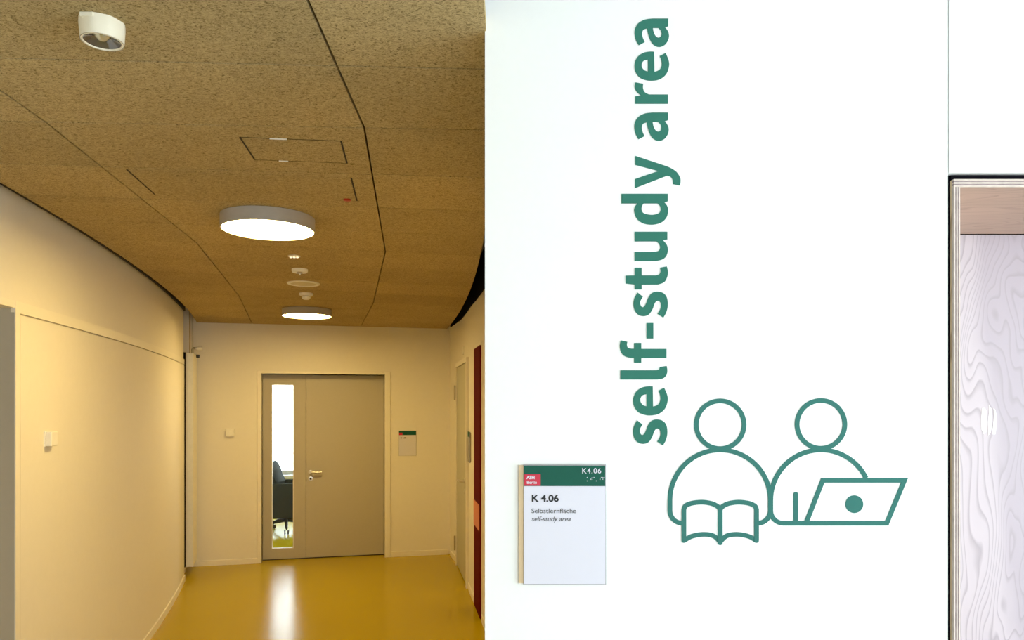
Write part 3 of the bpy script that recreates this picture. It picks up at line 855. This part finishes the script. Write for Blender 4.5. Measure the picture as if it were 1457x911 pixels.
# local x along wall (away), local y to the left of it = into the wall
MB().box(-.042, .040, -.006, 0.0, -.038, .038).build('back_plate', M['plastic'], th, bevel=.002)
MB().box(-.040, .038, -.034, -.0062, -.036, .036).build('cover', M['plastic'], th, bevel=.004)
sx = endS(327.8); sz = endZ(327.8, 615.6)
th2 = empty('wall_switch', (EX + sx*c0, EY + sx*s0, sz), PH)
tag(th2, 'small cream wall box left of the double door', 'switch')
MB().box(-.045, .045, -.010, -.0002, -.045, .045).build('back_plate', M['plastic'], th2, bevel=.002)
MB().box(-.043, .043, -.036, -.0102, -.043, .043).build('cover', M['plastic'], th2, bevel=.004)

# ------------------------------------------------------------------ radiator in the corner
rx, ry = -3.286, 7.62
ra = math.atan2(1, -.325)
rd = empty('radiator', (rx, ry, 0), ra)     # local x along it (away), local y = towards the wall
tag(rd, 'tall narrow white radiator with valve in the left corner of the end wall', 'radiator')
RZ0, RZ1 = .10, 2.305
MB().box(0, .40, 0, .014, RZ0, RZ1).build('front_panel', M['plastic'], rd, bevel=.003)
MB().box(0, .40, .054, .068, RZ0, RZ1).build('rear_panel', M['plastic'], rd, bevel=.003)
MB().box(.0, .40, .0141, .0539, RZ0 + .003, RZ1 - .004).build('side_cover', M['plastic'], rd)
for zz in (.35, 2.05):
    MB().box(.15, .2, .068, .155, zz, zz+.05).build('bracket', M['steel'], rd)
MB().tube([(.03, .034, RZ1 - .002), (.03, .034, RZ1 + .07), (.03, .034, 3.04)], .0065, 12).build('supply_pipe', M['brass'], rd, smooth=50)
MB().tube([(.33, .034, RZ1 - .002), (.33, .034, RZ1 + .05), (.33, .034, 3.04)], .005, 12).build('return_pipe', M['steel'], rd, smooth=50)
v_ = MB().tube([(.30, .004, 2.375), (.30, -.012, 2.375), (.30, -.014, 2.375), (.30, -.060, 2.375), (.30, -.064, 2.375)], [.014, .015, .024, .024, .020], 16)
tag(v_.build('thermostat_head', M['plastic'], rd, smooth=40), 'white thermostat knob')
MB().tube([(.30, .034, RZ1 - .002), (.30, .034, 2.365), (.30, .030, 2.375), (.30, .003, 2.375)], .012, 12).build('valve_body', M['steel'], rd, smooth=40)
MB().lathe([(.016, -.02), (.018, .012), (0, .014)], (.31, -.018, RZ1 - .01), 'z', 14).build('lower_valve', M['black'], rd, smooth=40)

# ------------------------------------------------------------------ doors in the right corridor wall
def right_frame(px0, px1):
    """far and near points of the right wall for two image columns"""
    out = []
    for p in (px0, px1):
        lo_, hi_ = 4.6, 8.75
        for _ in range(60):
            Y = (lo_+hi_)/2
            if wallR(Y)/Y*F + CX > p: lo_ = Y
            else: hi_ = Y
        out.append(Vector((wallR(Y), Y)))
    return out
p0, p1 = right_frame(652.5, 666.8)
an = math.atan2(p1.y - p0.y, p1.x - p0.x); L = (p1 - p0).length
# local x from far to near, local y = into the wall (to the left when walking towards the camera)
d2 = empty('door_2', (p0.x, p0.y, 0), an); tag(d2, 'pale grey single door in the right corridor wall', 'door', kind='structure')
dh = 2.185
pf = -.030        # the wall is curved: stand the frame proud of it
f = MB(); f.box(-.05, 0, pf, .04, 0, dh+.045); f.box(L, L+.05, pf, .04, 0, dh+.045); f.box(0, L, pf, .04, dh, dh+.045)
f.build('door_frame', M['band'], d2, bevel=.002)
l2 = MB().box(.008, L-.008, pf+.012, .035, .012, dh-.007).build('door_leaf', M['doorpale'], d2)
for zz in (EYE + 20/F*p0.y, EYE - 194/F*p0.y):
    MB().tube([(-.012, pf-.012, zz-.08), (-.012, pf-.012, zz+.08)], .009, 10).build('hinge', M['steel'], d2, smooth=40)
h = MB().lathe([(.026, pf+.006), (.026, pf-.004), (.012, pf-.006), (.011, pf-.045), (0, pf-.045)], (L-.09, 0, 1.02), 'y', 20)
h.tube([(L-.09, pf-.04, 1.02), (L-.12, pf-.05, 1.02), (L-.22, pf-.05, 1.02)], .011, 10)
h.build('lever_handle', M['chrome'], l2, smooth=40)
MB().lathe([(.024, pf+.006), (.024, pf-.004), (0, pf-.004)], (L-.09, 0, .92), 'y', 20).build('key_rosette', M['chrome'], l2, smooth=40)
MB().box(.0005, L-.0005, .0355, .0395, .0005, dh-.0005).build('door_seal', M['black'], d2)

p2, p3 = right_frame(677.0, 686.0)
an3 = math.atan2(p3.y - p2.y, p3.x - p2.x); L3 = (p3 - p2).length
d3 = empty('door_3', (p2.x, p2.y, 0), an3); tag(d3, 'dark red door with a salmon band in the right corridor wall', 'door', kind='structure')
rh = 2.26
f = MB(); f.box(-.03, 0, -.012, .03, 0, rh+.03); f.box(L3, L3+.03, -.008, .03, 0, rh+.03); f.box(0, L3, -.012, .03, rh, rh+.03)
f.build('door_frame', M['band'], d3)
l3 = MB().box(.002, L3-.002, -.018, .028, .008, rh-.002).build('door_leaf', M['red'], d3)
MB().box(.004, L3-.05, -.021, -.0181, EYE - 172/F*6.3, EYE - 136/F*6.3).build('band', M['pink'], l3)
p4, p5 = right_frame(667.6, 670.3)
a4 = math.atan2(p5.y - p4.y, p5.x - p4.x); L4_ = (p5 - p4).length
s3 = empty('room_sign', (p4.x, p4.y, EYE - 82/F*6.75), a4); tag(s3, 'room sign seen edge-on between the pale door and the red door', 'sign')
MB().box(0, .2, -.012, -.006, 0, .29).build('face', M['signedge'], s3)
MB().box(0, .2, -.0135, -.0121, .24, .29).build('header_band', M['signgreen'], s3)
MB().box(.01, .19, -.006, .004, .01, .28).build('backing_board', M['tan'], s3)
p6, _ = right_frame(660, 661)
s4 = empty('wall_plate', (p6.x, p6.y, EYE + 80/F*p6.y), an); tag(s4, 'tiny cream plate above the pale door in the right corridor wall', 'plate')
MB().box(-.04, .04, -.012, 0, -.04, .04).build('cover', M['plastic'], s4, bevel=.003)
# baseboard of the right wall, broken by the doors
rb_ = MB()
for y0, y1 in ((p0.y + .06, 8.70), (p2.y + .035, p1.y - .055), (2.2, p3.y - .035)):
    sweep(wallR, rng(y0, y1), 0, .058, -.012, -.0005, rb_)
tag(rb_.build('baseboard_right', M['band'], smooth=30), 'low pale baseboard along the right corridor wall', 'baseboard', kind='structure')

# ------------------------------------------------------------------ office chair behind the glass
ch = empty('office_chair', (-3.245, 10.42, 0), math.radians(4))
tag(ch, 'black upholstered swivel chair seen through the glazed door strip', 'chair')
def rbox(name, x0, x1, y0, y1, z0, z1, bv, mat=M['fabric']):
    return MB().box(x0, x1, y0, y1, z0, z1).build(name, mat, ch, bevel=bv, smooth=40)
rbox('seat', -.24, .26, -.25, .25, .38, .50, .03)
rbox('side_panel', -.23, .30, -.32, -.255, .215, .70, .02)
rbox('side_panel', -.23, .30, .255, .32, .215, .70, .02)
bkm = MB().prism([(-.28, .24), (-.20, .24), (.0, .70), (-.045, .78), (-.07, .88), (-.115, .95), (-.14, .985), (-.16, .97)], -.26, .26, 'y')
bkm.build('backrest', M['fabric'], ch, bevel=.015, smooth=40)
MB().lathe([(0, .385), (.10, .385), (.10, .36), (.03, .35), (.028, .13), (0, .13)], (.06, 0, 0), seg=20).build('column', M['black'], ch, smooth=40)
for i in range(5):
    a = 2*math.pi*i/5 + math.radians(-76)
    e_ = Vector((math.cos(a), math.sin(a)))
    lg = MB().tube([(e_.x*.02, e_.y*.02, .155), (e_.x*.17, e_.y*.17, .135), (e_.x*.31, e_.y*.31, .085)], [.026, .022, .017], 10)
    lg = lg.build('leg', M['black'], ch, smooth=50, loc=(.06, 0, 0))
    c_ = MB(); nx = Vector((-e_.y, e_.x))
    for sgn in (-1, 1):
        ctr = e_*.30 + nx*.022*sgn
        pts = [ctr - nx*.009, ctr + nx*.009]
        c_.tube([(p.x, p.y, .0305) for p in pts], .030, 18)
    c_.tube([(e_.x*.30, e_.y*.30, .055), (e_.x*.30, e_.y*.30, .09)], .009, 8)
    c_.build('caster', M['black'], lg, smooth=40)
